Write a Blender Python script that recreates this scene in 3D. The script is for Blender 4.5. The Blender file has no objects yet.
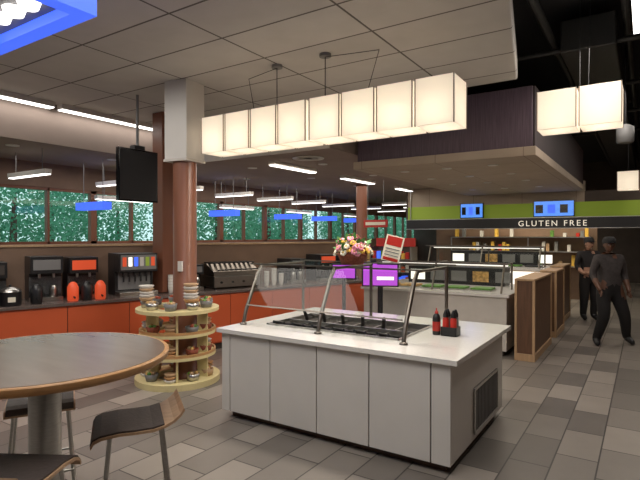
import bpy, math, random
from mathutils import Vector, Matrix
random.seed(7)
sc=bpy.context.scene
sc.view_settings.view_transform='Standard'
sc.view_settings.exposure=0.18
COL=sc.collection

# ------------------------------------------------------------ materials
def mat(name,col,rough=.5,metal=0,emit=None,es=0,var=0,scale=8,stretch=(1,1,1),bump=0,spec=None,coat=0):
    m=bpy.data.materials.new(name); m.use_nodes=True
    nt=m.node_tree; b=nt.nodes['Principled BSDF']
    b.inputs['Base Color'].default_value=(*col,1); b.inputs['Roughness'].default_value=rough
    b.inputs['Metallic'].default_value=metal
    if spec is not None: b.inputs['Specular IOR Level'].default_value=spec
    if coat: b.inputs['Coat Weight'].default_value=coat
    if emit: 
        b.inputs['Emission Color'].default_value=(*emit,1); b.inputs['Emission Strength'].default_value=es
    if var or bump:
        tc=nt.nodes.new('ShaderNodeTexCoord'); mp=nt.nodes.new('ShaderNodeMapping'); no=nt.nodes.new('ShaderNodeTexNoise')
        mp.inputs['Scale'].default_value=stretch; no.inputs['Scale'].default_value=scale; no.inputs['Detail'].default_value=5
        nt.links.new(tc.outputs['Object'],mp.inputs['Vector']); nt.links.new(mp.outputs['Vector'],no.inputs['Vector'])
        if var:
            r=nt.nodes.new('ShaderNodeValToRGB')
            r.color_ramp.elements[0].position=.3; r.color_ramp.elements[1].position=.7
            r.color_ramp.elements[0].color=(*[c*(1-var) for c in col],1)
            r.color_ramp.elements[1].color=(*[min(1,c*(1+var)) for c in col],1)
            nt.links.new(no.outputs['Fac'],r.inputs['Fac']); nt.links.new(r.outputs['Color'],b.inputs['Base Color'])
        if bump:
            bp=nt.nodes.new('ShaderNodeBump'); bp.inputs['Strength'].default_value=bump; bp.inputs['Distance'].default_value=.01
            nt.links.new(no.outputs['Fac'],bp.inputs['Height']); nt.links.new(bp.outputs['Normal'],b.inputs['Normal'])
    return m
def brickmat(name,c1,c2,cm,w,h,mortar,offset,rough,rot=0,bumpn=.2,cvar=None):
    m=bpy.data.materials.new(name); m.use_nodes=True
    nt=m.node_tree; b=nt.nodes['Principled BSDF']; b.inputs['Roughness'].default_value=rough
    tc=nt.nodes.new('ShaderNodeTexCoord'); mp=nt.nodes.new('ShaderNodeMapping'); br=nt.nodes.new('ShaderNodeTexBrick')
    mp.inputs['Rotation'].default_value=(0,0,rot)
    br.offset=offset; br.inputs['Scale'].default_value=1
    br.inputs['Color1'].default_value=(*c1,1);br.inputs['Color2'].default_value=(*c2,1);br.inputs['Mortar'].default_value=(*cm,1)
    br.inputs['Brick Width'].default_value=w;br.inputs['Row Height'].default_value=h;br.inputs['Mortar Size'].default_value=mortar
    br.inputs['Mortar Smooth'].default_value=.1
    nt.links.new(tc.outputs['Object'],mp.inputs['Vector']);nt.links.new(mp.outputs['Vector'],br.inputs['Vector'])
    no=nt.nodes.new('ShaderNodeTexNoise');no.inputs['Scale'].default_value=3;no.inputs['Detail'].default_value=6
    nt.links.new(tc.outputs['Object'],no.inputs['Vector'])
    mx=nt.nodes.new('ShaderNodeMix');mx.data_type='RGBA';mx.blend_type='MULTIPLY';mx.inputs['Factor'].default_value=.2
    nt.links.new(br.outputs['Color'],mx.inputs[6]);nt.links.new(no.outputs['Fac'],mx.inputs[7])
    nt.links.new(mx.outputs[2],b.inputs['Base Color'])
    bp=nt.nodes.new('ShaderNodeBump');bp.inputs['Strength'].default_value=bumpn;bp.inputs['Distance'].default_value=.005;bp.invert=True
    nt.links.new(br.outputs['Fac'],bp.inputs['Height']);nt.links.new(bp.outputs['Normal'],b.inputs['Normal'])
    return m
def glassmat(name,tint=(.85,.92,.9),fac=.1):
    m=bpy.data.materials.new(name); m.use_nodes=True
    nt=m.node_tree; nt.nodes.clear()
    o=nt.nodes.new('ShaderNodeOutputMaterial');t=nt.nodes.new('ShaderNodeBsdfTransparent');g=nt.nodes.new('ShaderNodeBsdfGlossy')
    mx=nt.nodes.new('ShaderNodeMixShader'); mx.inputs[0].default_value=fac
    t.inputs['Color'].default_value=(*tint,1);g.inputs['Roughness'].default_value=.02
    nt.links.new(t.outputs[0],mx.inputs[1]);nt.links.new(g.outputs[0],mx.inputs[2]);nt.links.new(mx.outputs[0],o.inputs['Surface'])
    return m
def shademat(name,tc=(.95,.9,.82),dc=(.8,.77,.7),ec=(1,.87,.72),es=.26,f=.6):
    m=bpy.data.materials.new(name); m.use_nodes=True
    nt=m.node_tree; nt.nodes.clear()
    o=nt.nodes.new('ShaderNodeOutputMaterial');t=nt.nodes.new('ShaderNodeBsdfTranslucent');g=nt.nodes.new('ShaderNodeBsdfDiffuse')
    t.inputs['Color'].default_value=(*tc,1);g.inputs['Color'].default_value=(*dc,1)
    mx=nt.nodes.new('ShaderNodeMixShader');mx.inputs[0].default_value=f
    nt.links.new(t.outputs[0],mx.inputs[1]);nt.links.new(g.outputs[0],mx.inputs[2])
    if es:
        e=nt.nodes.new('ShaderNodeEmission'); ad=nt.nodes.new('ShaderNodeAddShader')
        e.inputs['Color'].default_value=(*ec,1);e.inputs['Strength'].default_value=es
        nt.links.new(mx.outputs[0],ad.inputs[0]);nt.links.new(e.outputs[0],ad.inputs[1]);nt.links.new(ad.outputs[0],o.inputs['Surface'])
    else: nt.links.new(mx.outputs[0],o.inputs['Surface'])
    return m
M={}
M['floor']=brickmat('floor_tile',(.37,.33,.29),(.15,.134,.12),(.06,.052,.048),.6,.3,.006,.5,.4,rot=math.pi/2)
M['ceil']=brickmat('ceiling_tile',(.66,.635,.6),(.61,.59,.56),(.16,.145,.13),1.25,.62,.011,0,.9,bumpn=.5)
M['cream']=mat('cream_paint',(.6,.565,.52),.8,var=.04)
M['soffit']=mat('brown_soffit',(.31,.24,.205),.8,var=.06,scale=2)
M['fascia']=mat('fascia_taupe',(.2,.155,.13),.8,var=.06,scale=2)
M['beige']=brickmat('beige_soffit_tile',(.5,.41,.32),(.48,.39,.3),(.3,.23,.18),1.2,1.2,.006,0,.8)
M['darkceil']=mat('dark_ceiling',(.01,.01,.011),.9)
M['wall']=mat('wall_brown',(.22,.14,.095),.7,var=.1,scale=3)
M['walldark']=mat('wall_dark',(.09,.07,.06),.8,var=.1,scale=3)
M['purple']=mat('purple_panel',(.105,.073,.098),.5,var=.28,scale=6,stretch=(14,14,.5))
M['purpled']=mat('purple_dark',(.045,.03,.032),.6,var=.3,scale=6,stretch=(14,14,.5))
M['white']=mat('white_laminate',(.66,.635,.6),.35,var=.03,scale=3)
M['quartz']=mat('white_quartz',(.74,.72,.69),.14,var=.04,scale=60)
M['black']=mat('black_plastic',(.015,.015,.017),.35)
M['rubber']=mat('dark_kick',(.09,.045,.03),.5)
M['seam']=mat('seam_dark',(.05,.04,.035),.6)
M['steel']=mat('brushed_steel',(.5,.49,.47),.28,1,var=.1,scale=20,stretch=(1,1,8))
M['bronze']=mat('bronze_post',(.25,.22,.19),.35,1)
M['glass']=glassmat('clear_glass',(.88,.92,.9),.03)
M['winglass']=glassmat('window_glass',(.85,.95,.93),.06)
M['orange']=mat('orange_laminate',(.58,.105,.035),.4,var=.05,scale=2)
M['ctop']=mat('counter_grey',(.13,.1,.09),.25,var=.2,scale=40)
M['col']=mat('brown_column',(.21,.08,.045),.35,var=.12,scale=3,stretch=(1,1,.3))
M['yellow']=mat('pale_yellow',(.72,.62,.33),.5,var=.04)
M['tabletop']=mat('table_laminate',(.2,.145,.11),.25,var=.08,scale=3,stretch=(1,5,1))
M['oak']=mat('oak_edge',(.5,.27,.11),.4,var=.2,scale=10,stretch=(1,1,6))
M['ply']=mat('plywood',(.48,.31,.19),.4,var=.15,scale=8,stretch=(1,6,1))
M['pad']=mat('dark_pad',(.07,.055,.05),.6,var=.1,bump=.2,scale=50)
M['lamp']=shademat('lantern_shade',es=.2)
M['lframe']=mat('lantern_frame',(.3,.24,.18),.5)
M['bulb']=mat('bulb',(1,1,1),.5,emit=(1,.88,.7),es=3)
M['tube']=mat('tube_light',(1,1,1),.5,emit=(1,.96,.9),es=3)
M['can']=mat('can_light',(1,1,1),.5,emit=(1,.85,.65),es=8)
M['blue']=mat('blue_lit',(.03,.08,.6),.5,emit=(.06,.15,1),es=.9)
M['grey']=mat('grey_plastic',(.2,.2,.2),.5)
M['red']=mat('red_plastic',(.5,.03,.02),.35)
M['redlit']=mat('red_lit',(.6,.08,.03),.4,emit=(1,.12,.04),es=.3)
M['screen']=mat('lit_screen',(.02,.05,.2),.2,emit=(.1,.3,.9),es=.9,var=.9,scale=9)
M['screenp']=mat('violet_screen',(.1,.02,.2),.2,emit=(.6,.1,.75),es=.8)
M['tvblack']=mat('tv_black',(.006,.006,.007),.12)
M['green']=mat('lime_wall',(.3,.42,.05),.6,emit=(.3,.45,.03),es=.1)
M['text']=mat('sign_text',(.8,.75,.65),.5,emit=(1,.9,.75),es=.5)
M['wooddk']=mat('walnut_panel',(.13,.065,.035),.45,var=.2,scale=6,stretch=(6,6,.6))
M['tan']=mat('tan_wood',(.46,.3,.17),.45,var=.12,scale=6,stretch=(5,5,.6))
M['litwhite']=mat('lit_white',(.9,.9,.85),.4,emit=(1,.93,.82),es=.9)
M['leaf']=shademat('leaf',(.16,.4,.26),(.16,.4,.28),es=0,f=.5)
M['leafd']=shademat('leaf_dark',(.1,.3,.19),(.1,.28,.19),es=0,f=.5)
M['bark']=mat('bark',(.06,.04,.03),.9,var=.3)
M['grass']=mat('grass',(.05,.13,.05),.9,var=.4)
M['basket']=mat('wicker',(.25,.06,.03),.7,var=.4,scale=60,bump=.6)
M['cpink']=mat('petal_pink',(.8,.3,.42),.6); M['ccream']=mat('petal_cream',(.85,.8,.66),.6); M['cyel']=mat('petal_yellow',(.8,.5,.08),.6)
M['cleaf']=mat('flower_leaf',(.08,.25,.06),.6)
M['skinA']=mat('skin_brown',(.13,.06,.036),.5); M['skinB']=mat('skin_tan',(.4,.22,.15),.5)
M['cloth1']=mat('charcoal_shirt',(.055,.047,.047),.85,var=.2,scale=20); M['cloth2']=mat('black_trousers',(.014,.013,.014),.85)
M['cloth3']=mat('black_shirt',(.02,.018,.02),.85); M['cap']=mat('cap_cloth',(.02,.02,.022),.8); M['hair']=mat('hair',(.012,.009,.008),.7)
M['eyew']=mat('eye_white',(.5,.48,.45),.3); M['lip']=mat('lip',(.16,.05,.04),.5)
M['food1']=mat('food_green',(.1,.25,.04),.6,var=.5,scale=20); M['food2']=mat('food_red',(.5,.08,.03),.6,var=.5,scale=20); M['food3']=mat('food_tan',(.5,.3,.1),.6,var=.5,scale=20)
M['duct']=mat('duct_metal',(.04,.04,.04),.5,.6)

# ------------------------------------------------------------ mesh builder
class MB:
    def __init__(s,name,Mx=None):
        s.name=name; s.v=[]; s.f=[]; s.mi=[]; s.sm=[]; s.mats=[]; s.M=Mx or Matrix()
    def mid(s,m):
        m=M[m] if isinstance(m,str) else m
        if m not in s.mats: s.mats.append(m)
        return s.mats.index(m)
    def add(s,vs,fs,m,smooth=False,T=None):
        o=len(s.v); X=s.M@T if T is not None else s.M
        s.v+= [X@Vector(p) for p in vs]; k=s.mid(m)
        for f in fs: s.f.append([o+i for i in f]); s.mi.append(k); s.sm.append(smooth)
    def box(s,x0,x1,y0,y1,z0,z1,m,T=None):
        vs=[(x,y,z) for z in(z0,z1) for y in(y0,y1) for x in(x0,x1)]
        s.add(vs,[(0,2,3,1),(4,5,7,6),(0,1,5,4),(2,6,7,3),(0,4,6,2),(1,3,7,5)],m,T=T)
    def prism(s,poly,z0,z1,m,T=None,mb=None):
        n=len(poly)
        vs=[(x,y,z0) for x,y in poly]+[(x,y,z1) for x,y in poly]
        s.add(vs,[list(range(n))[::-1],list(range(n,2*n))]+[(i,(i+1)%n,n+(i+1)%n,n+i) for i in range(n)],m,T=T)
    def prismx(s,prof,x0,x1,m,T=None,smooth=False):
        n=len(prof)
        vs=[(x0,y,z) for y,z in prof]+[(x1,y,z) for y,z in prof]
        s.add(vs,[list(range(n)),list(range(n,2*n))[::-1]]+[(i,n+i,n+(i+1)%n,(i+1)%n) for i in range(n)],m,T=T)
    def tube(s,pts,r,m,seg=10,caps=True,T=None):
        pts=[Vector(p) for p in pts]; n=len(pts)
        rs=r if isinstance(r,(list,tuple)) else [r]*n
        vs=[];fs=[]; up=None
        for i,p in enumerate(pts):
            d=(pts[min(i+1,n-1)]-pts[max(i-1,0)]).normalized()
            if up is None: up=Vector((0,0,1)) if abs(d.z)<.9 else Vector((1,0,0))
            a=d.cross(up).normalized(); b=a.cross(d).normalized(); up=b
            for k in range(seg):
                t=2*math.pi*k/seg; vs.append(p+(a*math.cos(t)+b*math.sin(t))*rs[i])
        for i in range(n-1):
            for k in range(seg):
                fs.append((i*seg+k,i*seg+(k+1)%seg,(i+1)*seg+(k+1)%seg,(i+1)*seg+k))
        s.add(vs,fs,m,True,T)
        if caps: s.add(vs,[list(range(seg))[::-1],list(range((n-1)*seg,n*seg))],m,False,T)
    def lathe(s,prof,c,m,seg=32,T=None,smooth=True,sx=1,sy=1):
        vs=[];fs=[];n=len(prof)
        for r,z in prof:
            for k in range(seg):
                t=2*math.pi*k/seg; vs.append((c[0]+r*sx*math.cos(t),c[1]+r*sy*math.sin(t),c[2]+z))
        for i in range(n-1):
            for k in range(seg): fs.append((i*seg+k,i*seg+(k+1)%seg,(i+1)*seg+(k+1)%seg,(i+1)*seg+k))
        s.add(vs,fs,m,smooth,T)
        s.add(vs,[list(range(seg))[::-1],list(range((n-1)*seg,n*seg))],m,False,T)
    def ball(s,c,r,m,seg=12,rings=8,T=None,fn=None):
        rx,ry,rz=r if isinstance(r,(list,tuple)) else (r,r,r)
        vs=[];fs=[]
        for i in range(rings+1):
            ph=math.pi*i/rings
            for k in range(seg):
                t=2*math.pi*k/seg; d=Vector((math.sin(ph)*math.cos(t),math.sin(ph)*math.sin(t),math.cos(ph)))
                q=Vector((d.x*rx,d.y*ry,d.z*rz))
                if fn: q=fn(d,q)
                vs.append(Vector(c)+q)
        for i in range(rings):
            for k in range(seg): fs.append(((i+1)*seg+k,(i+1)*seg+(k+1)%seg,i*seg+(k+1)%seg,i*seg+k))
        s.add(vs,fs,m,True,T)
    def done(s,bevel=0,parent=None):
        xs=[p.x for p in s.v];ys=[p.y for p in s.v];zs=[p.z for p in s.v]
        o=Vector(((min(xs)+max(xs))/2,(min(ys)+max(ys))/2,min(zs)))
        me=bpy.data.meshes.new(s.name); me.from_pydata([p-o for p in s.v],[],s.f)
        for m in s.mats: me.materials.append(m)
        me.polygons.foreach_set('material_index',s.mi); me.polygons.foreach_set('use_smooth',s.sm)
        me.update()
        ob=bpy.data.objects.new(s.name,me); COL.objects.link(ob); ob.location=o
        if bevel:
            b=ob.modifiers.new('bevel','BEVEL'); b.width=bevel; b.segments=2; b.limit_method='ANGLE'; b.angle_limit=math.radians(50)
        if parent:
            ob.parent=parent; ob.location=o-parent.location
        return ob
def RT(x,y,z,a=0): return Matrix.Translation((x,y,z))@Matrix.Rotation(a,4,'Z')
def area(name,loc,size,power,color=(1,.9,.79),sizey=None,rot=(0,0,0),disk=False):
    l=bpy.data.lights.new(name,'AREA'); l.energy=power; l.color=color; l.size=size
    if sizey: l.shape='RECTANGLE'; l.size_y=sizey
    elif disk: l.shape='DISK'
    o=bpy.data.objects.new(name,l); o.location=loc; o.rotation_euler=rot; COL.objects.link(o); return o

# ------------------------------------------------------------ room shell
b=MB('floor'); b.box(-9.2,3.2,-3.2,22.2,-.1,0,'floor'); b.done()
b=MB('ceiling_open_deck'); b.box(-9.2,3.2,-3.2,22.2,4.6,4.7,'darkceil'); b.done()
b=MB('ceiling')
b.prism([(-7,-3.1),(.34,-3.1),(-.9,4.1),(-1.28,6.24),(-7,6.24)],3.6,3.85,'ceil'); b.done(.02)
b=MB('ceiling_soffit')
b.box(-9.15,-7,-3.1,22.1,3.05,3.9,'soffit'); b.box(-7,-3.9,6.25,22.1,3.05,3.9,'soffit'); b.done()
b=MB('trim_1'); b.box(-7.0,-3.9,6.22,6.249,3.04,3.6,'cream'); b.box(-7.03,-6.999,-3,6.22,3.04,3.6,'fascia'); b.done()
b=MB('wall_right'); b.box(3,3.1,-3.1,22.1,0,4.6,'wall'); b.done()
b=MB('wall_back'); b.box(-9.1,3,-3.2,-3.1,0,4.6,'cream'); b.done()
b=MB('wall_far'); b.box(-9.1,3,22,22.1,0,4.6,'walldark'); b.done()
b=MB('wall_left'); b.box(-9.12,-8.98,-3.1,22,0,1.6,'wall'); b.box(-9.12,-8.98,-3.1,22,2.62,4.6,'wall'); b.done()
n=1; y=-3.0
while y<21.5:
    b=MB('window_%d'%n); y1=y+1.75
    for a in ((y,y+.06),(y1-.06,y1),(y+.85,y+.89)): b.box(-9.1,-9.0,a[0],a[1],1.6,2.62,'col')
    b.box(-9.1,-9.0,y,y1,1.6,1.65,'col'); b.box(-9.1,-9.0,y,y1,2.57,2.62,'col')
    b.add([(-9.05,y+.06,1.65),(-9.05,y1-.06,1.65),(-9.05,y1-.06,2.57),(-9.05,y+.06,2.57)],[(0,1,2,3)],'winglass')
    b.done(); y+=1.75; n+=1
b=MB('lawn'); b.box(-45,-9.2,-10,80,-.4,-.3,'grass'); b.done()
for i in range(27):
    ty=-3+i*2.3+random.uniform(-.5,.5); tx=-17-random.uniform(0,6)
    b=MB('tree'); b.tube([(tx,ty,-.3),(tx+.1,ty,1.5),(tx,ty+.1,3.2)],[.18,.13,.06],'bark',8)
    hz=random.uniform(1.9,2.8)
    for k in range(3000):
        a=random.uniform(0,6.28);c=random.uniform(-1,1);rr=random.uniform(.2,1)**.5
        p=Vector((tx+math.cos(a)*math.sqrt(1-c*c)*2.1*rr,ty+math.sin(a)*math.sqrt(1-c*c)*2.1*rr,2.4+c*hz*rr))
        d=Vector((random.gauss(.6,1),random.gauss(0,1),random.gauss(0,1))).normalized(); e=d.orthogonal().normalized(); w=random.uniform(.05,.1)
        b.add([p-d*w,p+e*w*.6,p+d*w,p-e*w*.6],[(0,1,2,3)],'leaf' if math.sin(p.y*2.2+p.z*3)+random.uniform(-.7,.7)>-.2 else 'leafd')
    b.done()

# bulkhead over servery
b=MB('ceiling_bulkhead')
b.box(-3.85,-1.25,7,13,2.92,3.72,'purple'); b.box(-3.9,-1.2,6.95,13,2.8,2.92,'beige')
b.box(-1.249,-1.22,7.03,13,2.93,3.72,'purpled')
b.done(.006)
cans=[(x,y,2.8) for y in (7.6,8.8,10,11.4) for x in (-3.3,-2.6,-1.9)]
for i,(x,y,z) in enumerate(cans):
    b=MB('recessed_downlight'); b.lathe([(.055,0),(.075,0),(.075,-.008),(.055,-.008)],(x,y,z),'white',20); b.lathe([(.001,0),(.055,-.002)],(x,y,z-.003),'can',20); b.done()
for i,(x,y) in enumerate([(-7.6,3.6),(-7.6,5.2),(-7.6,6.8),(-6.3,7.3),(-4.9,7.6),(-7.6,8.6),(-6.3,9.3),(-4.9,9.6),(-6.3,11.4),(-4.7,12.4)]):
    b=MB('recessed_downlight'); z=3.05
    b.lathe([(.065,0),(.09,0),(.09,-.008),(.065,-.008)],(x,y,z),'white',20); b.lathe([(.001,0),(.065,-.002)],(x,y,z-.003),'can',20); b.done()
b=MB('round_air_diffuser')
for r in (.1,.17,.24): b.lathe([(r-.03,0),(r+.02,-.02),(r+.025,-.01)],(-4.7,6.85,3.05-.0),'white',32)
b.done()
def lin(x0,x1,y0,y1,z,hang=0):
    b=MB('linear_light'); b.box(x0,x1,y0,y1,z,z+.07,'white'); b.box(x0+.01,x1-.01,y0+.01,y1-.01,z-.012,z,'tube')
    if hang:
        cx,cy=(x0+x1)/2,(y0+y1)/2
        dx=(x1-x0)*.35 if x1-x0>y1-y0 else 0; dy=(y1-y0)*.35 if not dx else 0
        for k in(-1,1): b.tube([(cx+k*dx,cy+k*dy,z+.07),(cx+k*dx,cy+k*dy,hang)],.006,'grey',6)
    b.done()
lin(-6.98,-6.84,1.4,3.8,3.53); lin(-6.98,-6.84,3.9,5.6,3.53)
lin(-5.5,-5.35,6.8,8.1,2.98); lin(-5.5,-5.35,9.2,10.6,2.98)
lin(-5.5,-5.35,12.0,12.9,2.98)
for y in (3.9,5.4,6.9,8.4,9.9,11.4,13,14.8,16.8): lin(-8.4,-7.3,y,y+.1,2.66,3.05)  # added hanging lamps standing in for strip lights reflected in the window glass
for y in (5.6,8.9,11.6,14.9): lin(-8.75,-8.65,y,y+1.2,2.45,3.05)  # more added lamps close to the panes, also imitating reflected strip lights
for y in (13.9,15.5,17.5): lin(-6.8,-4.4,y,y+.12,2.7,3.05)
def bluepanel(x,y,z,w=.8,d=.16,h=.13,top=3.05):
    b=MB('blue_pendant_light'); b.box(x-w/2,x+w/2,y-d/2,y+d/2,z,z+h,'blue')
    for k in(-1,1): b.tube([(x+k*w*.35,y,z+h),(x+k*w*.35,y,top)],.006,'grey',6)
    b.done()
for y in (5.1,8.3,10.7,12.5,14.4): bluepanel(-8,y,2.2)
b=MB('blue_pendant_light')
X0,X1,Y0,Y1,Z=-3.7,-2.1,.45,1.36,2.75
t=.08
b.box(X0,X1,Y1-t,Y1,Z,Z+.2,'blue');b.box(X0,X1,Y0,Y0+t,Z,Z+.2,'blue');b.box(X0,X0+t,Y0+t,Y1-t,Z,Z+.2,'blue');b.box(X1-t,X1,Y0+t,Y1-t,Z,Z+.2,'blue')
b.box(X0+t,X1-t,Y0+t,Y1-t,Z+.05,Z+.18,'grey')
for i in range(5):
    b.lathe([(.001,0),(.04,.0),(.05,.03)],(X1-.22-i*.13,Y1-.19,Z+.02),'tube',16)
for k in(X0+.3,X1-.3): b.tube([(k,.9,Z+.18),(k,.9,3.6)],.008,'grey',6)
b.done()

# ------------------------------------------------------------ lanterns
def lanterns(xs,y,z,s,h,top,can=None,power=1.35):
    b=MB('lantern_pendant_light'); mids=[]
    for x in xs:
        for i in(-1,1):
            X=x+i*s/2; b.add([(X,y-s/2,z),(X,y+s/2,z),(X,y+s/2,z+h),(X,y-s/2,z+h)],[(0,1,2,3)],'lamp')
            Y=y+i*s/2; b.add([(x-s/2,Y,z),(x+s/2,Y,z),(x+s/2,Y,z+h),(x-s/2,Y,z+h)],[(0,1,2,3)],'lamp')
            for j in(-1,1):
                b.box(x+i*s/2-.005,x+i*s/2+.005,y+j*s/2-.005,y+j*s/2+.005,z-.003,z+h+.003,'lframe')
        b.add([(x-s/2,y-s/2,z+.005),(x+s/2,y-s/2,z+.005),(x+s/2,y+s/2,z+.005),(x-s/2,y+s/2,z+.005)],[(0,1,2,3)],'lamp')
        b.add([(x-s/2,y-s/2,z+h-.005),(x+s/2,y-s/2,z+h-.005),(x+s/2,y+s/2,z+h-.005),(x-s/2,y+s/2,z+h-.005)],[(0,1,2,3)],'lamp')
        b.lathe([(.015,h*.55),(.03,h*.5),(.03,h*.45),(.01,h*.4)],(x,y,z),'bulb',12)
        mids.append((x,y,z+h*.36))
    xm=(xs[0]+xs[-1])/2 if can is None else can
    b.box(min(xs),max(xs)+.001,y-.02,y+.02,z+h,z+h+.03,'lframe')
    xe=xs[0] if abs(xs[0]-xm)>abs(xs[-1]-xm) else xs[-1]
    b.tube([(xm,y,top),(xm,y,z+h+.03)],.005,'black',6)
    b.tube([(xm,y,top-.03),((xm+xe)/2,y,top-.08),(xm*.6+xe*.4,y,z+h+.03)],.004,'black',6)
    b.lathe([(.06,0),(.06,-.03)],(xm,y,top),'grey',20)
    o=b.done()
    for m in mids:
        l=bpy.data.lights.new('lantern_bulb','POINT'); l.energy=power; l.color=(1,.87,.7); l.shadow_soft_size=.05
        q=bpy.data.objects.new('lantern_bulb',l); COL.objects.link(q); q.parent=o; q.location=Vector(m)-o.location
xs=[-4.35+.374*(i+.5)+(0 if i<4 else .02) for i in range(8)]
lanterns(xs[:4],4.3,2.71,.345,.41,3.6,-3.36); lanterns(xs[4:],4.3,2.71,.345,.41,3.6,-2.74)
lanterns([-.83,-.41],6.2,2.93,.39,.42,4.6)
lanterns([-.32],12.4,2.72,.385,.38,4.6)

# ------------------------------------------------------------ salad island
b=MB('salad_bar_island')
b.box(-3.44,-1.2,3.56,5.1,.06,.82,'seam')
b.box(-3.38,-1.24,3.62,5.04,0,.06,'rubber')
xe=[-3.34,-2.85,-2.345,-1.845,-1.33]
for i in range(4):
    b.box(xe[i]+.005,xe[i+1]-.005,3.54,3.562,.07,.812,'white')
b.box(-3.445,-3.345,3.54,3.562,.07,.812,'white'); b.box(-1.325,-1.18,3.54,3.562,.07,.812,'white')
b.box(-1.202,-1.18,3.566,5.1,.07,.812,'white'); b.box(-3.46,-3.438,3.566,5.1,.07,.812,'white')
b.box(-3.44,-1.2,5.1,5.12,.07,.812,'white')
b.box(-1.182,-1.172,4.12,4.86,.13,.5,'seam')
for i in range(16): b.box(-1.174,-1.166,4.14+i*.045,4.16+i*.045,.15,.48,'grey')
for z in (.13,.49): b.box(-1.176,-1.162,4.11,4.87,z-.01,z+.01,'steel')
for y in (4.12,4.86): b.box(-1.176,-1.162,y-.01,y+.01,.13,.49,'steel')
wx0,wx1,wy0,wy1=-3.2,-1.75,3.92,4.72
b.box(-3.48,-1.12,3.5,wy0,.82,.86,'quartz');b.box(-3.48,-1.12,wy1,5.2,.82,.86,'quartz')
b.box(-3.48,wx0,wy0,wy1,.82,.86,'quartz');b.box(wx1,-1.12,wy0,wy1,.82,.86,'quartz')
b.box(wx0,wx1,wy0,wy1,.66,.68,'black')
for (a,c,d,e) in ((wx0,wx1,wy0,wy0+.02),(wx0,wx1,wy1-.02,wy1),(wx0,wx0+.02,wy0,wy1),(wx1-.02,wx1,wy0,wy1)):
    b.box(a,c,d,e,.68,.875,'steel')
np_=6; pw=(wx1-wx0-.08)/np_
for i in range(np_):
    x=wx0+.04+i*pw
    for j in range(2):
        y=wy0+.06+j*.36
        b.box(x+.01,x+pw-.01,y,y+.32,.78,.80,random.choice(['food1','food3','black','black','black']))
        b.box(x,x+.012,y,y+.34,.74,.85,'steel')
    b.tube([(x+pw*.6,wy0+.06,.88),(x+pw*.4,wy0+.3,.80)],[.013,.011],'black',8)
    b.tube([(x+pw*.3,wy0-.02,.9),(x+pw*.55,wy0+.25,.83),(x+pw*.6,wy0+.4,.79)],[.016,.014,.024],'black',8)
    b.tube([(x+pw*.8,wy0+.35,.97),(x+pw*.35,wy0+.55,.85)],[.018,.02],'black',8)
b.box(wx0,wx1,wy0+.36,wy0+.38,.8,.87,'steel')
isl=b.done(.003)
b=MB('sneeze_guard')
for x in (-3.4,-2.5,-1.66):
    b.tube([(x,3.8,.862),(x,3.84,1.0),(x,4.02,1.35),(x,4.1,1.45)],.019,'bronze',10)
    b.lathe([(.035,0),(.035,.012),(.02,.02)],(x,3.8,.861),'bronze',16)
    b.tube([(x,4.85,.862),(x,4.85,1.45)],.017,'bronze',10)
    b.tube([(x,4.08,1.44),(x,4.87,1.44)],.014,'bronze',8)
b.add([(-3.48,4.0,1.462),(-1.58,4.0,1.462),(-1.58,4.9,1.462),(-3.48,4.9,1.462)],[(0,1,2,3)],'glass')
b.box(-3.48,-1.58,3.995,4.003,1.452,1.467,'bronze')
b.box(-3.48,-1.58,4.895,4.903,1.452,1.467,'bronze')
T=Matrix.Translation((0,3.83,1.06))@Matrix.Rotation(-math.radians(27),4,'X')
b.add([(-3.38,0,0),(-1.68,0,0),(-1.68,0,.42),(-3.38,0,.42)],[(0,1,2,3)],'glass',T=T)
b.box(-3.38,-1.68,-.006,.006,-.012,0,'bronze',T=T)
b.done()

b=MB('flower_basket'); fx,fy,fz=-2.45,4.35,1.468
b.lathe([(.1,0),(.11,.0),(.145,.09),(.155,.11),(.14,.11),(.12,.08)],(fx,fy,fz),'basket',24)
b.tube([(fx+.15*math.cos(t),fy,fz+.1+.2*math.sin(t)) for t in [math.pi*k/12 for k in range(13)]],.007,'basket',8)
for k in range(90):
    a=random.uniform(0,6.28);c=random.uniform(.0,1);rr=random.uniform(.75,1)
    p=Vector((fx+math.cos(a)*math.sqrt(1-c*c)*.2*rr,fy+math.sin(a)*math.sqrt(1-c*c)*.17*rr,fz+.11+c*.17*rr))
    m=random.choice(['cpink','ccream','cleaf','ccream','cleaf','cpink','ccream','cyel'])
    if m=='cleaf':
        d=(p-Vector((fx,fy,fz+.1))).normalized(); e=d.orthogonal().normalized()
        b.add([p-d*.02,p+e*.03,p+d*.06,p-e*.03],[(0,1,2,3)],m)
    else:
        dn=(p-Vector((fx,fy,fz+.05))).normalized(); e1=dn.orthogonal().normalized(); e2=dn.cross(e1)
        for q in range(6):
            t=q*math.pi/3; b.ball(p+e1*math.cos(t)*.02+e2*math.sin(t)*.02,.015,m,7,5)
        b.ball(p+dn*.01,.01,'cyel' if m!='cyel' else 'cpink',6,4)
b.done()
b=MB('menu_card_stand'); T=RT(-2.12,4.5,1.478,math.radians(15))@Matrix.Rotation(math.radians(14),4,'Y')
b.box(-.09,.09,-.003,.003,.02,.28,'ccream',T=T); b.box(-.075,.075,-.005,-.002,.18,.27,'red',T=T); b.box(-.075,.075,-.005,-.002,.03,.06,'red',T=T)
for i in range(3): b.box(-.07,.07,-.007,-.004,.08+i*.032,.088+i*.032,'grey',T=T)
b.box(-.11,.11,-.05,.06,-.01,.004,'black',T=RT(-2.12,4.5,1.478,math.radians(15)))
b.done()
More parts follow.
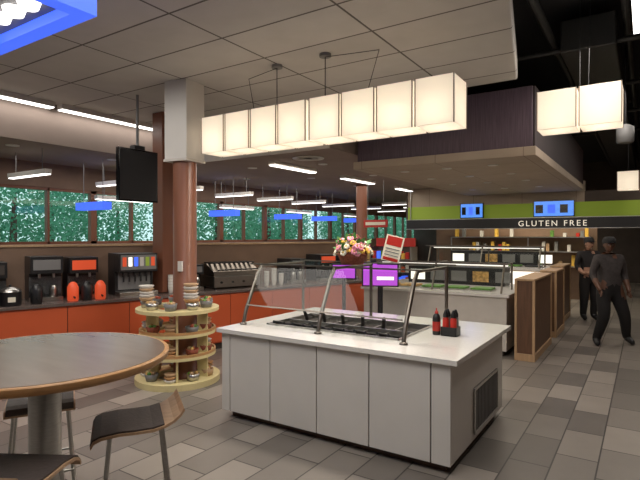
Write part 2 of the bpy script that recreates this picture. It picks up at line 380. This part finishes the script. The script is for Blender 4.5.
def bottle(x,y,z,m,cap,h=.2,r=.033):
    b=MB('condiment_bottle')
    b.lathe([(r*.95,0),(r,.01),(r,h*.6),(r*.8,h*.72),(r*.4,h*.8)],(x,y,z),m,20)
    b.lathe([(r*.45,h*.78),(r*.45,h*.86),(r*.2,h*.9),(r*.12,h)],(x,y,z),cap,16)
    b.lathe([(r*1.02,h*.15),(r*1.02,h*.5)],(x,y,z),cap if cap!='black' else 'red',20)
    b.done()
bottle(-1.58,4.35,.861,'black','red',.24,.036)
b=MB('condiment_caddy'); T=RT(-1.46,4.38,.861)
b.box(-.07,.07,-.06,.06,0,.01,'black',T=T)
for (a,c,d,e) in ((-.07,.07,-.06,-.055),(-.07,.07,.055,.06),(-.07,-.065,-.06,.06),(.065,.07,-.06,.06)): b.box(a,c,d,e,0,.08,'black',T=T)
for x in(-.035,.035):
    for y in(-.03,.03):
        b.lathe([(.028,.01),(.028,.15),(.02,.165)],(x,y,0),'red' if y<0 else 'grey',12,T=T); b.lathe([(.024,.165),(.024,.19),(.008,.23)],(x,y,0),'black',12,T=T)
b.done()

# ------------------------------------------------------------ columns
CX,CY=-4.70,4.20
def column(x,y,sleeve=True):
    b=MB('column')
    b.lathe([(.165,0),(.165,.1),(.14,.12),(.14,3.05 if not sleeve else 2.67)],(x,y,0),'col',32)
    if sleeve:
        T=RT(x,y,0,math.radians(8))
        b.box(-.165,.165,-.165,.165,2.66,3.598,'white',T=T)
        b.box(-.175,.175,-.175,.175,2.64,2.67,'cream',T=T)
        b.box(.02,.08,-.155,-.13,1.33,1.45,'white',T=T)
    b.done()
column(CX,CY); column(-6.04,11.2,False); column(-5.1,16,False)
b=MB('round_tier_display_shelf'); cx,cy=CX-.07,CY-.05
def ring(r,z,h,m,ri=.27):
    seg=40; vs=[]
    for rr,zz in ((r,z),(r,z+h),(ri,z+h),(ri,z)):
        vs+=[(cx+rr*math.cos(2*math.pi*k/seg),cy+rr*math.sin(2*math.pi*k/seg),zz) for k in range(seg)]
    fs=[(i*seg+k,i*seg+(k+1)%seg,((i+1)%4)*seg+(k+1)%seg,((i+1)%4)*seg+k) for i in range(4) for k in range(seg)]
    b.add(vs,fs,m)
ring(.5,0,.07,'yellow');ring(.45,.32,.035,'yellow');ring(.45,.355,.03,'oak',.43);ring(.45,.58,.035,'yellow');ring(.45,.615,.03,'oak',.43);ring(.49,.85,.04,'yellow')
for k in range(6):
    a=math.pi*k/3+.3
    b.box(.27,.40,-.012,.012,.07,.85,'yellow',T=RT(cx,cy,0,a))
b.done()
b=MB('snack_baskets')
for z,r in ((.892,.36),(.617,.35),(.357,.35),(.072,.37)):
    for k in range(9):
        a=2*math.pi*(k+.5)/9+.1
        x,y=cx+r*math.cos(a),cy+r*math.sin(a)
        if z==.892 or k%2==0:
            m=random.choice(['steel','basket','tan','grey'])
            b.lathe([(.04,0),(.06,.0),(.08,.08),(.07,.08),(.05,.03)],(x,y,z),m,14)
            for q in range(5): b.ball((x+random.uniform(-.04,.04),y+random.uniform(-.04,.04),z+.08),.025,random.choice(['food2','food3','tan','tan','food1']),7,5)
        else:
            for q in range(3): b.lathe([(.05,0),(.075,.03),(.065,.035)],(x,y,z+q*.036),random.choice(['tan','oak','white']),14)
for q in range(6): b.lathe([(.06,0),(.09,.035),(.08,.04)],(cx+.36*math.cos(-.3),cy+.36*math.sin(-.3),.98+q*.036),random.choice(['tan','oak','cream']),14)
for q in range(5): b.lathe([(.06,0),(.09,.035),(.08,.04)],(cx+.36*math.cos(-2.2),cy+.36*math.sin(-2.2),.98+q*.036),random.choice(['tan','oak','cream']),14)
b.done()
b=MB('square_post'); b.box(-6.25,-6.02,4.95,5.18,.905,3.6,'col'); b.done(.01)
b=MB('hanging_television'); x,y=-5.6,4.2
T=RT(x,y,0)
b.box(-.03,.03,-.3,.3,2.2,2.88,'tvblack',T=T); b.box(.03,.034,-.285,.285,2.22,2.86,'black',T=T); b.box(-.05,.05,-.08,.08,2.88,2.93,'black',T=T)
b.tube([(x,y,2.9),(x,y,3.6)],.018,'grey',10); b.done(.005)

# ------------------------------------------------------------ orange back counter
P0=Vector((-6.38,2.88)); AL=math.atan2(.95,.313)
CT=RT(P0.x,P0.y,0,AL)
E1=6.2
b=MB('beverage_counter',CT)
b.box(-1.6,E1,.03,.75,.1,.86,'orange'); b.box(-1.6,E1,.08,.7,0,.1,'seam'); b.box(-1.62,E1+.02,-.01,.8,.86,.9,'ctop')
x=-1.6
while x<E1-.7:
    b.box(x+.004,x+.775-.004,.012,.032,.12,.84,'orange'); b.box(x-.003,x+.003,.02,.031,.12,.84,'seam'); x+=.775
b.done(.003)
b=MB('wall_partition',CT); b.box(-1.6,E1,.82,.92,0,1.6,'wall'); b.box(-1.62,E1+.02,.8,.94,1.6,1.63,'tan'); b.done()
def at(t,n,rot=0): return CT@RT(t,n,.901,rot)
for i,t in enumerate((-.15,.12)):
    b=MB('soup_kettle',at(t,.17)); b.lathe([(.11,0),(.12,.02),(.12,.16),(.125,.17)],(0,0,0),'black',24)
    b.lathe([(.12,.17),(.1,.2),(.04,.225),(.001,.23)],(0,0,0),'steel',24); b.ball((0,0,.24),.015,'black'); b.box(-.04,.04,-.125,-.115,.05,.11,'ccream'); b.done()
def coffee(t,w,h,lit,name='coffee_machine',n=.55):
    b=MB(name,at(t,n))
    b.box(-w/2,w/2,-.1,.22,0,h,'black'); b.box(-w/2,w/2,-.22,-.1,h*.62,h,'black'); b.box(-w/2,w/2,-.22,-.1,0,.05,'steel')
    b.box(-w/2+.03,w/2-.03,-.227,-.22,h*.7,h*.93,lit)
    for k in (-1,1):
        b.tube([(k*w*.22,-.17,h*.62),(k*w*.22,-.17,h*.52)],.018,'steel',8)
        b.lathe([(.04,.05),(.05,.06),(.045,.17),(.035,.2)],(k*w*.22,-.16,0),'steel' if lit!='redlit' else 'black',14)
    b.box(-w/2,w/2,-.1,-.095,.08,h*.55,'grey'); b.done(.006)
coffee(-.75,.42,.5,'grey'); coffee(-.1,.42,.52,'seam'); coffee(.55,.38,.58,'grey')
coffee(1.0,.36,.56,'redlit','coffee_grinder',.55)
for k,(tt,m) in enumerate(((.4,'black'),(.82,'redlit'),(.99,'black'),(1.16,'redlit'))):
    b=MB('coffee_urn',at(tt,.16)); b.lathe([(.06,0),(.07,.02),(.07,.18),(.045,.23),(.02,.25)],(0,0,0),m,16)
    b.tube([(0,-.07,.06),(0,-.11,.05)],.012,'black',8); b.done()
b=MB('soda_fountain',at(1.69,.45))
b.box(-.27,.27,-.05,.28,0,.6,'black'); b.box(-.27,.27,-.25,-.05,.34,.6,'black'); b.box(-.27,.27,-.27,-.05,0,.06,'steel')
b.box(-.25,.25,-.258,-.25,.37,.58,'grey')
for i in range(6):
    x=-.2+i*.08; b.box(x-.027,x+.027,-.264,-.257,.42,.55,['redlit','litwhite','blue','white','green','redlit'][i]); b.tube([(x,-.18,.34),(x,-.18,.27)],.015,'black',8); b.box(x-.012,x+.012,-.22,-.21,.2,.3,'black')
b.box(-.23,.23,-.06,-.05,.08,.32,'grey'); b.done(.005)
b=MB('panini_grill',at(3.3,.42))
b.box(-.42,.42,-.2,.28,.03,.2,'steel')
for x in(-.38,.38):
    for y in(-.15,.22): b.tube([(x,y,0),(x,y,.03)],.02,'black',8)
b.prismx([(-.2,.21),(.28,.21),(.28,.4),(.1,.4),(-.16,.28)],-.42,.42,'bronze')
b.tube([(-.36,-.2,.3),(-.36,-.27,.31),(.36,-.27,.31),(.36,-.2,.3)],.012,'black',8)
for i in range(4): b.lathe([(.02,0),(.018,.02)],(0,0,0),'black',12,T=Matrix.Translation((-.3+i*.2,-.2,.11))@Matrix.Rotation(math.pi/2,4,'X'))
for i in range(9): b.box(-.38+i*.09,-.34+i*.09,-.08,.26,.4,.42,'black')
b.done(.005)
coffee(4.6,.34,.44,'grey','juice_dispenser'); coffee(5.3,.4,.5,'redlit','coffee_machine'); coffee(5.85,.4,.46,'litwhite','toaster_oven')
coffee(2.6,.3,.4,'grey','hot_water_dispenser')
for tt,h in ((3.9,.25),(4.05,.32),(4.2,.2),(2.2,.28)):
    b=MB('paper_cup_stack',at(tt,.3))
    for q in range(int(h/.03)): b.lathe([(.03,0),(.043,.09),(.04,.09)],(0,0,q*.022),'white' if q%2 else 'cream',14)
    b.done()

# ------------------------------------------------------------ table + stools
TX,TY=-2.875,1.53
b=MB('round_pub_table')
b.lathe([(.60,1.02),(.66,1.025),(.68,1.045),(.68,1.068)],(TX,TY,0),'oak',64)
b.lathe([(.678,1.066),(.672,1.072)],(TX,TY,0),'oak',64)
b.lathe([(.655,1.070),(.655,1.074)],(TX,TY,0),'tabletop',64,smooth=False)
b.lathe([(.3,0),(.3,.015),(.1,.04),(.085,.06),(.085,1.0),(.2,1.02)],(TX,TY,0),'steel',32)
b.done()
def stool(x,y,a,h=.68):
    b=MB('bar_stool',RT(x,y,h-.75,a)); F=.75-h
    P=[(-.24,.70),(-.225,.727),(-.19,.742),(-.1,.752),(0,.75),(.08,.752),(.14,.765),(.19,.79),(.225,.82),(.245,.85)]
    n=len(P)
    for i in range(n-1):
        q=[P[i],P[i+1],(P[i+1][0]+.005,P[i+1][1]-.014),(P[i][0]+.005,P[i][1]-.014)]
        b.prismx(q,-.2,.2,'ply')
        if i<6:
            q=[(P[i][0],P[i][1]+.01),(P[i+1][0],P[i+1][1]+.01),P[i+1],P[i]]
            b.prismx(q,-.19,.19,'pad')
    for i in(-1,1):
        b.tube([(i*.15,-.14,.735),(i*.2,-.2,F)],.011,'steel',8); b.tube([(i*.15,.13,.745),(i*.2,.2,F)],.011,'steel',8)
        b.tube([(i*.15,-.14,.735),(i*.15,.13,.735)],.01,'steel',8)
    b.tube([(-.187,-.187,.28),(.187,-.187,.28),(.187,.187,.28),(-.187,.187,.28),(-.187,-.187,.28)],.009,'steel',8)
    b.done()
stool(-2.48,1.85,math.radians(-35)); stool(-2.4,1.12,math.radians(-150)); stool(-3.42,1.8,math.radians(60))

# ------------------------------------------------------------ serving stations
def station(name,x0,x1,y0,y1,h,body,lit=False):
    b=MB(name); b.box(x0,x1,y0,y1,.08,h-.04,body); b.box(x0+.05,x1-.05,y0+.05,y1-.05,0,.08,'seam'); b.box(x0-.04,x1+.04,y0-.04,y1+.04,h-.04,h,'quartz')
    if lit: b.box(x0,x1,y0-.012,y0,h-.32,h-.06,'litwhite')
    n=int((x1-x0)/.4)
    for i in range(n):
        x=x0+.1+i*.4
        b.box(x,x+.34,y0+.25,y0+.6,h,h+.02,'steel'); b.box(x+.02,x+.32,y0+.27,y0+.58,h+.02,h+.045,random.choice(['food1','food2','food3','black']))
    xs_=[x0+.1,(x0+x1)/2,x1-.1]
    for x in xs_:
        b.tube([(x,y0+.1,h),(x,y0+.3,h+.42)],.016,'bronze',8); b.tube([(x,y0+.8,h),(x,y0+.8,h+.42)],.016,'bronze',8); b.tube([(x,y0+.28,h+.42),(x,y0+.82,h+.42)],.014,'bronze',8)
    z=h+.435; b.add([(x0,y0+.25,z),(x1,y0+.25,z),(x1,y0+.85,z),(x0,y0+.85,z)],[(0,1,2,3)],'glass'); b.box(x0,x1,y0+.245,y0+.255,h+.425,h+.445,'bronze')
    b.add([(x0,y0+.14,h+.1),(x1,y0+.14,h+.1),(x1,y0+.14,h+.4),(x0,y0+.14,h+.4)],[(0,1,2,3)],'glass')
    b.box(x0+.1,x1-.1,y0+.5,y0+.56,h+.38,h+.40,'litwhite'); b.box(x0+.1,x1-.1,y0+.49,y0+.57,h+.40,h+.42,'black')
    b.box(x0+.3,x1-.3,y1-.5,y1-.1,h,h+.3,'black')
    for i in range(n): b.box(x0+.35+i*.38,x0+.62+i*.38,y1-.51,y1-.5,h+.06,h+.24,random.choice(['litwhite','litwhite','food3','grey']))
    b.done()
station('hot_food_station',-4.0,-1.68,7.5,9.2,.9,'cream')
station('deli_station',-4.2,-1.68,10.6,12.2,1.1,'tan',True)
station('pizza_station',-8.2,-5.9,12.8,13.8,1.0,'wooddk',True)
def partition(x0,x1,y0,y1,h):
    b=MB('wood_divider'); b.box(x0+.02,x1-.02,y0+.02,y1-.02,.1,h-.03,'wooddk')
    b.box(x0,x1,y0,y1,h-.03,h,'tan'); b.box(x0,x1,y0,y1,0,.1,'tan')
    for x in(x0,x1-.035):
        for y in(y0,y1-.035): b.box(x,x+.035,y,y+.035,.1,h-.03,'tan')
    b.done(.004)
partition(-1.55,-1.28,7.4,8.9,1.15); partition(-1.55,-1.28,9.4,10.4,1.15); partition(-1.62,-1.38,11,12.2,1.15)
XR=.5
b=MB('gluten_free_sign'); b.box(-5.6,XR,13.0,13.1,1.93,2.2,'black'); b.box(-5.6,XR,12.99,13.0,1.93,1.945,'steel'); b.box(-5.6,XR,12.99,13,2.185,2.2,'steel')
for x in(-5.5,XR-.1): b.tube([(x,13.07,2.2),(x,13.07,4.6 if x>-1 else 3.05)],.015,'steel',8)
sign=b.done()
def text(s,x,y,z,size,par=None):
    c=bpy.data.curves.new('lettering','FONT'); c.body=s; c.size=size; c.extrude=.005; c.space_character=1.35
    c.materials.append(M['text']); o=bpy.data.objects.new('lettering',c); COL.objects.link(o)
    o.parent=par; o.location=Vector((x,y,z))-par.location; o.rotation_euler=(math.pi/2,0,0)
text('GLUTEN FREE',-2.64,12.98,1.99,.19,sign)
b=MB('stall_header_panel'); b.box(-5.6,XR,13.12,13.2,2.2,2.55,'green'); b.box(-5.6,-1.2,13.12,13.3,2.55,3.04,'beige'); b.box(-1.2,XR,13.12,13.3,2.55,2.8,'walldark'); b.box(-5.65,-5.6,13.12,13.3,0,3.04,'walldark'); b.done()
for x,w in ((-1.85,.9),(-3.8,.6)):
    b=MB('menu_screen'); b.box(x-w/2,x+w/2,13.04,13.11,2.21,2.6,'tvblack'); b.box(x-w/2+.02,x+w/2-.02,13.035,13.04,2.23,2.58,'screen')
    for i in range(3): b.box(x-w/2+.05+i*w*.3,x-w/2+.02+w*.22+i*w*.3,13.03,13.036,2.3,2.5,['tvblack','blue','tvblack'][i])
    b.done()
b=MB('wall_stall_back'); b.box(-5.6,-1.1,15.4,15.5,0,2.8,'wall'); b.done()
b=MB('stall_back_shelf'); 
for z in (.9,1.3,1.7): b.box(-5,-1.2,15.0,15.38,z,z+.03,'steel')
for k in range(34): 
    x=-4.9+k*.107; z=random.choice([.93,1.33,1.73]); h=random.uniform(.1,.3); b.box(x,x+.08,15.1,15.25,z,z+h,random.choice(['red','white','grey','tan','cyel','food1']))
for x in(-5,-2.8,-1.23): b.box(x,x+.03,15.0,15.03,0,1.73,'steel')
b.done()
b=MB('touch_screen_kiosk',RT(-3.3,6.7,0,math.radians(25)))
b.box(-.2,.2,-.15,.15,0,.03,'black'); b.tube([(0,0,.03),(0,0,1.0)],.04,'black',12)
b.box(-.27,.27,-.03,.03,1.0,1.36,'black'); b.box(-.25,.25,-.036,-.03,1.02,1.34,'screenp'); b.box(-.05,.2,-.039,-.036,1.1,1.15,'litwhite'); b.done(.004)
b=MB('violet_light_sign',RT(-4.1,7.0,0,math.radians(25)))
b.box(-.15,.15,-.12,.12,0,.03,'black'); b.tube([(0,0,.03),(0,0,1.05)],.03,'black',12); b.box(-.2,.2,-.02,.02,1.05,1.3,'black'); b.box(-.18,.18,-.025,-.02,1.07,1.28,'screenp'); b.done()
b=MB('retail_display_rack',RT(-5.0,11.0,0,0))
b.box(-.5,.5,0,.05,0,1.5,'walldark')
for z in(.3,.6,.9,1.2):
    b.box(-.5,.5,-.35,0,z,z+.02,'steel')
    for k in range(9): b.box(-.47+k*.105,-.39+k*.105,-.3,-.1,z+.02,z+.02+random.uniform(.1,.22),random.choice(['red','cyel','food1','white','orange','blue']))
b.box(-.5,.5,-.05,.0,1.5,1.7,'red'); b.box(-.52,-.5,-.35,.05,0,1.5,'steel'); b.box(.5,.52,-.35,.05,0,1.5,'steel')
b.done()
b=MB('hanging_red_sign'); b.box(-5.5,-4.9,10.3,10.34,1.95,2.12,'red'); b.box(-5.45,-4.95,10.295,10.3,2.0,2.07,'ccream')
for x in(-5.4,-5.0): b.tube([(x,10.32,2.12),(x,10.32,3.05)],.005,'grey',6)
b.done()
b=MB('ceiling_duct')
b.box(-.9,-.3,6.8,21,4.0,4.4,'duct'); b.done(.02)
b=MB('ceiling_pipe')
b.tube([(-1.0,3,4.2),(-1.0,20,4.2)],.05,'duct',10); b.tube([(-.2,2,4.3),(-.2,20,4.3)],.04,'duct',10); 
for y in (7,9,11,13): b.tube([(-3,y,4.1),(2.8,y,4.1)],.035,'duct',8)
b.done()
b=MB('linear_light'); b.box(-.12,-.06,4.4,6.3,3.9,3.98,'tube'); b.tube([(-.1,5,3.98),(-.1,5,4.6)],.006,'black'); b.done()
b=MB('track_spotlight'); b.tube([(-.25,8.2,4.6),(-.25,8.2,3.3)],.012,'black'); b.lathe([(.09,0),(.11,.02),(.11,.22),(.04,.26)],(-.25,8.2,3.05),'grey',20); b.done()

# ------------------------------------------------------------ people
def person(name,x,y,scale,J,shirt,pants,skin,cap=True,rot=math.radians(33.1),headturn=0):
    Mx=RT(x,y,0,rot)@Matrix.Scale(scale,4)
    names=['pelvis','waist','chest','neck','nb','shL','elL','wrL','haL','shR','elR','wrR','haR','hipL','knL','anL','toL','hipR','knR','anR','toR']
    E=[('pelvis','waist'),('waist','chest'),('chest','neck'),('neck','nb'),('chest','shL'),('shL','elL'),('elL','wrL'),('wrL','haL'),('chest','shR'),('shR','elR'),('elR','wrR'),('wrR','haR'),
       ('pelvis','hipL'),('hipL','knL'),('knL','anL'),('anL','toL'),('pelvis','hipR'),('hipR','knR'),('knR','anR'),('anR','toR')]
    R={'pelvis':(.17,.14),'waist':(.17,.135),'chest':(.18,.135),'neck':(.068,.068),'nb':(.057,.057),'sh':(.082,.082),'el':(.056,.056),'wr':(.038,.038),'ha':(.04,.022),'hip':(.125,.125),'kn':(.095,.095),'an':(.07,.065),'to':(.045,.035)}
    me=bpy.data.meshes.new('tmp'); me.from_pydata([J[n] for n in names],[(names.index(a),names.index(c)) for a,c in E],[])
    ob=bpy.data.objects.new('tmp',me); COL.objects.link(ob)
    sk=ob.modifiers.new('s','SKIN'); sk.use_smooth_shade=True
    for i,n in enumerate(names):
        k=n if n in R else n[:-1]
        ob.data.skin_vertices[0].data[i].radius=R[k]; ob.data.skin_vertices[0].data[i].use_root=(i==0)
    ss=ob.modifiers.new('u','SUBSURF'); ss.levels=2; ss.render_levels=2
    dg=bpy.context.evaluated_depsgraph_get(); dg.update()
    m2=bpy.data.meshes.new_from_object(ob.evaluated_get(dg))
    b=MB(name,Mx)
    vs=[v.co.copy() for v in m2.vertices]
    def seg(p,a,c):
        a=Vector(a);c=Vector(c);d=c-a;t=max(0,min(1,(p-a).dot(d)/d.length_squared));return (p-(a+d*t)).length
    groups={}
    for f in m2.polygons:
        c=f.center; best=min(E,key=lambda e:seg(c,J[e[0]],J[e[1]]))
        n=best[1]
        if n in('nb',) or n[:2]=='ha': g=skin
        elif n=='neck': g=skin if c.z>J['neck'][2]-.02 else shirt
        elif n[:2]=='wr': g=skin if (c-Vector(J[n])).length<(Vector(J[best[0]])-Vector(J[n])).length*.6 else shirt
        elif n[:2]=='to': g='black'
        elif n[:3]=='hip' or n[:2] in('kn','an') : g=pants
        elif n=='waist' and c.z<J['pelvis'][2]+.04: g=pants
        else: g=shirt
        groups.setdefault(g,[]).append(list(f.vertices))
    for g,fs in groups.items(): b.add(vs,fs,g,True)
    bpy.data.objects.remove(ob)
    for sd in('L','R'):
        h=Vector(J['ha'+sd]); w=Vector(J['wr'+sd]); d=(h-w).normalized(); a=Vector((0,1,0)).cross(d).normalized(); c=d.cross(a)
        sgn=1 if sd=='L' else -1
        for i,l in enumerate((.07,.08,.075,.058)):
            o=h+c*(.027-.018*i)
            b.tube([o,o+d*l*.5,o+d*l*.8+a*.012*sgn,o+d*l+a*.028*sgn],[.0095,.009,.008,.006],skin,7)
        o=h-d*.04+c*.03; b.tube([o,o+c*.02+d*.03,o+c*.022+d*.058],[.012,.01,.008],skin,7)
    hb=Vector(J['nb']); T=Matrix.Translation(hb+Vector((0,-.015,.10)))@Matrix.Rotation(headturn,4,'Z')
    def fn(d,q):
        q=q.copy()
        if d.z<0: q.x*=1-.28*(-d.z); 
        if d.y<0 and abs(d.x)<.25 and -.35<d.z<.05: q.y-=.016*(1-abs(d.x)/.25)
        if d.y<-.5 and -.1<d.z<.2 and .15<abs(d.x)<.6: q.y+=.006
        return q
    b.ball((0,0,0),(.076,.094,.118),skin,24,18,T=T,fn=fn)
    for k in(-1,1):
        b.ball((k*.077,.008,-.005),(.012,.02,.032),skin,8,6,T=T)
        b.ball((k*.029,-.084,.004),(.012,.007,.006),'eyew',8,6,T=T); b.ball((k*.029,-.089,.004),(.006,.004,.006),'hair',6,5,T=T)
        b.box(k*.029-.016,k*.029+.016,-.094,-.086,.021,.026,'hair',T=T)
    b.ball((0,-.1,-.02),(.014,.016,.018),skin,8,6,T=T)
    b.ball((0,-.083,-.056),(.024,.01,.008),'lip',10,6,T=T)
    hm='cap' if cap else 'hair'
    def hf(d,q):
        q=q.copy()
        if d.z<-.1 or (d.y<-.2 and d.z<.35): q*=.86
        return q
    b.ball((0,.012,.012),(.085,.1,.122),'hair',20,14,T=T,fn=hf)
    if cap:
        b.lathe([(.09,.035),(.096,.05),(.092,.1),(.06,.135),(.001,.14)],(0,.005,0),hm,24,T=T,sy=1.12)
        b.prism([(-.065,-.07),(-.06,-.13),(-.03,-.16),(.03,-.16),(.06,-.13),(.065,-.07)],.04,.048,hm,T=T)
    b.tube([Vector(J['neck'])+Vector((.075*math.cos(t),.07*math.sin(t)-.005,-.005)) for t in [2*math.pi*k/16 for k in range(17)]],.014,shirt,6)
    return b.done()
J1=dict(pelvis=(.02,0,.94),waist=(.01,0,1.12),chest=(0,0,1.32),neck=(0,.0,1.46),nb=(-.01,-.02,1.52),
 shL=(-.19,0,1.4),elL=(-.25,.02,1.14),wrL=(-.24,-.14,.96),haL=(-.23,-.19,.89),
 shR=(.19,0,1.4),elR=(.27,.03,1.13),wrR=(.26,-.1,.93),haR=(.25,-.14,.86),
 hipL=(-.09,0,.88),knL=(-.12,-.1,.49),anL=(-.18,.03,.085),toL=(-.23,-.13,.035),
 hipR=(.12,0,.88),knR=(.23,-.06,.49),anR=(.36,.1,.1),toR=(.38,-.07,.04))
J2=dict(J1); J2.update(knL=(-.1,-.02,.48),anL=(-.1,.03,.085),toL=(-.12,-.13,.035),knR=(.12,-.02,.48),anR=(.12,.03,.085),toR=(.14,-.13,.035),wrL=(-.2,-.17,1.0),haL=(-.14,-.22,1.02))
person('walking_staff_member',-.50,9.22,.99,J1,'cloth1','cloth2','skinA',True,headturn=math.radians(-15))
person('standing_staff_member',-1.0,11.8,.98,J2,'cloth3','cloth2','skinB',True,headturn=.3)

# ------------------------------------------------------------ lighting
w=bpy.data.worlds.new('w'); sc.world=w; w.use_nodes=True; bg=w.node_tree.nodes['Background']
bg.inputs[0].default_value=(.66,.88,.9,1); bg.inputs[1].default_value=1.2
sl=bpy.data.lights.new('sun','SUN'); sl.energy=1.4; sl.angle=.3; so=bpy.data.objects.new('sun',sl); COL.objects.link(so); so.rotation_euler=(0,math.radians(35),0); so.location=(0,0,12)
area('downlight_island',(-2.6,4.3,2.68),2.8,44,(1,.91,.8),.3)
area('front_ceiling_light',(-1.6,1.2,3.55),2.2,64,(1,.94,.86),2.0)
area('front_ceiling_light',(-5,2.0,3.55),2.0,52,(1,.94,.86),2.0)
area('linear_light_glow',(-6.85,3.7,3.5),.15,14,(1,.94,.88),4.0)
area('soffit_glow',(-6.2,7.6,3.0),2.5,38,(1,.9,.78),2)
area('soffit_glow',(-6,11.0,3.0),2.5,40,(1,.9,.78),3)
area('bulkhead_glow',(-2.6,9.5,2.78),2.2,45,(1,.88,.72),5)
area('hall_light',(-.3,6.5,3.8),.5,42,(1,.91,.82),3)
area('hall_light',(0.5,10.5,3.8),1,30,(1,.91,.82),4)
area('stall_light',(-2.5,14.3,2.7),3.5,55,(1,.88,.68),.8)
area('far_light',(-4,18.5,3.0),4,60,(1,.88,.72),4)
area('window_strip_glow',(-8,8,3.0),.8,36,(1,.93,.86),9)

# ------------------------------------------------------------ camera
cd=bpy.data.cameras.new('camera'); cam=bpy.data.objects.new('camera',cd); COL.objects.link(cam)
cam.location=(0,0,1.75); cd.sensor_width=36; cd.lens=36*500/640
cam.rotation_euler=(math.radians(90-.46),0,math.radians(33.1)); cd.clip_start=.05
sc.camera=cam
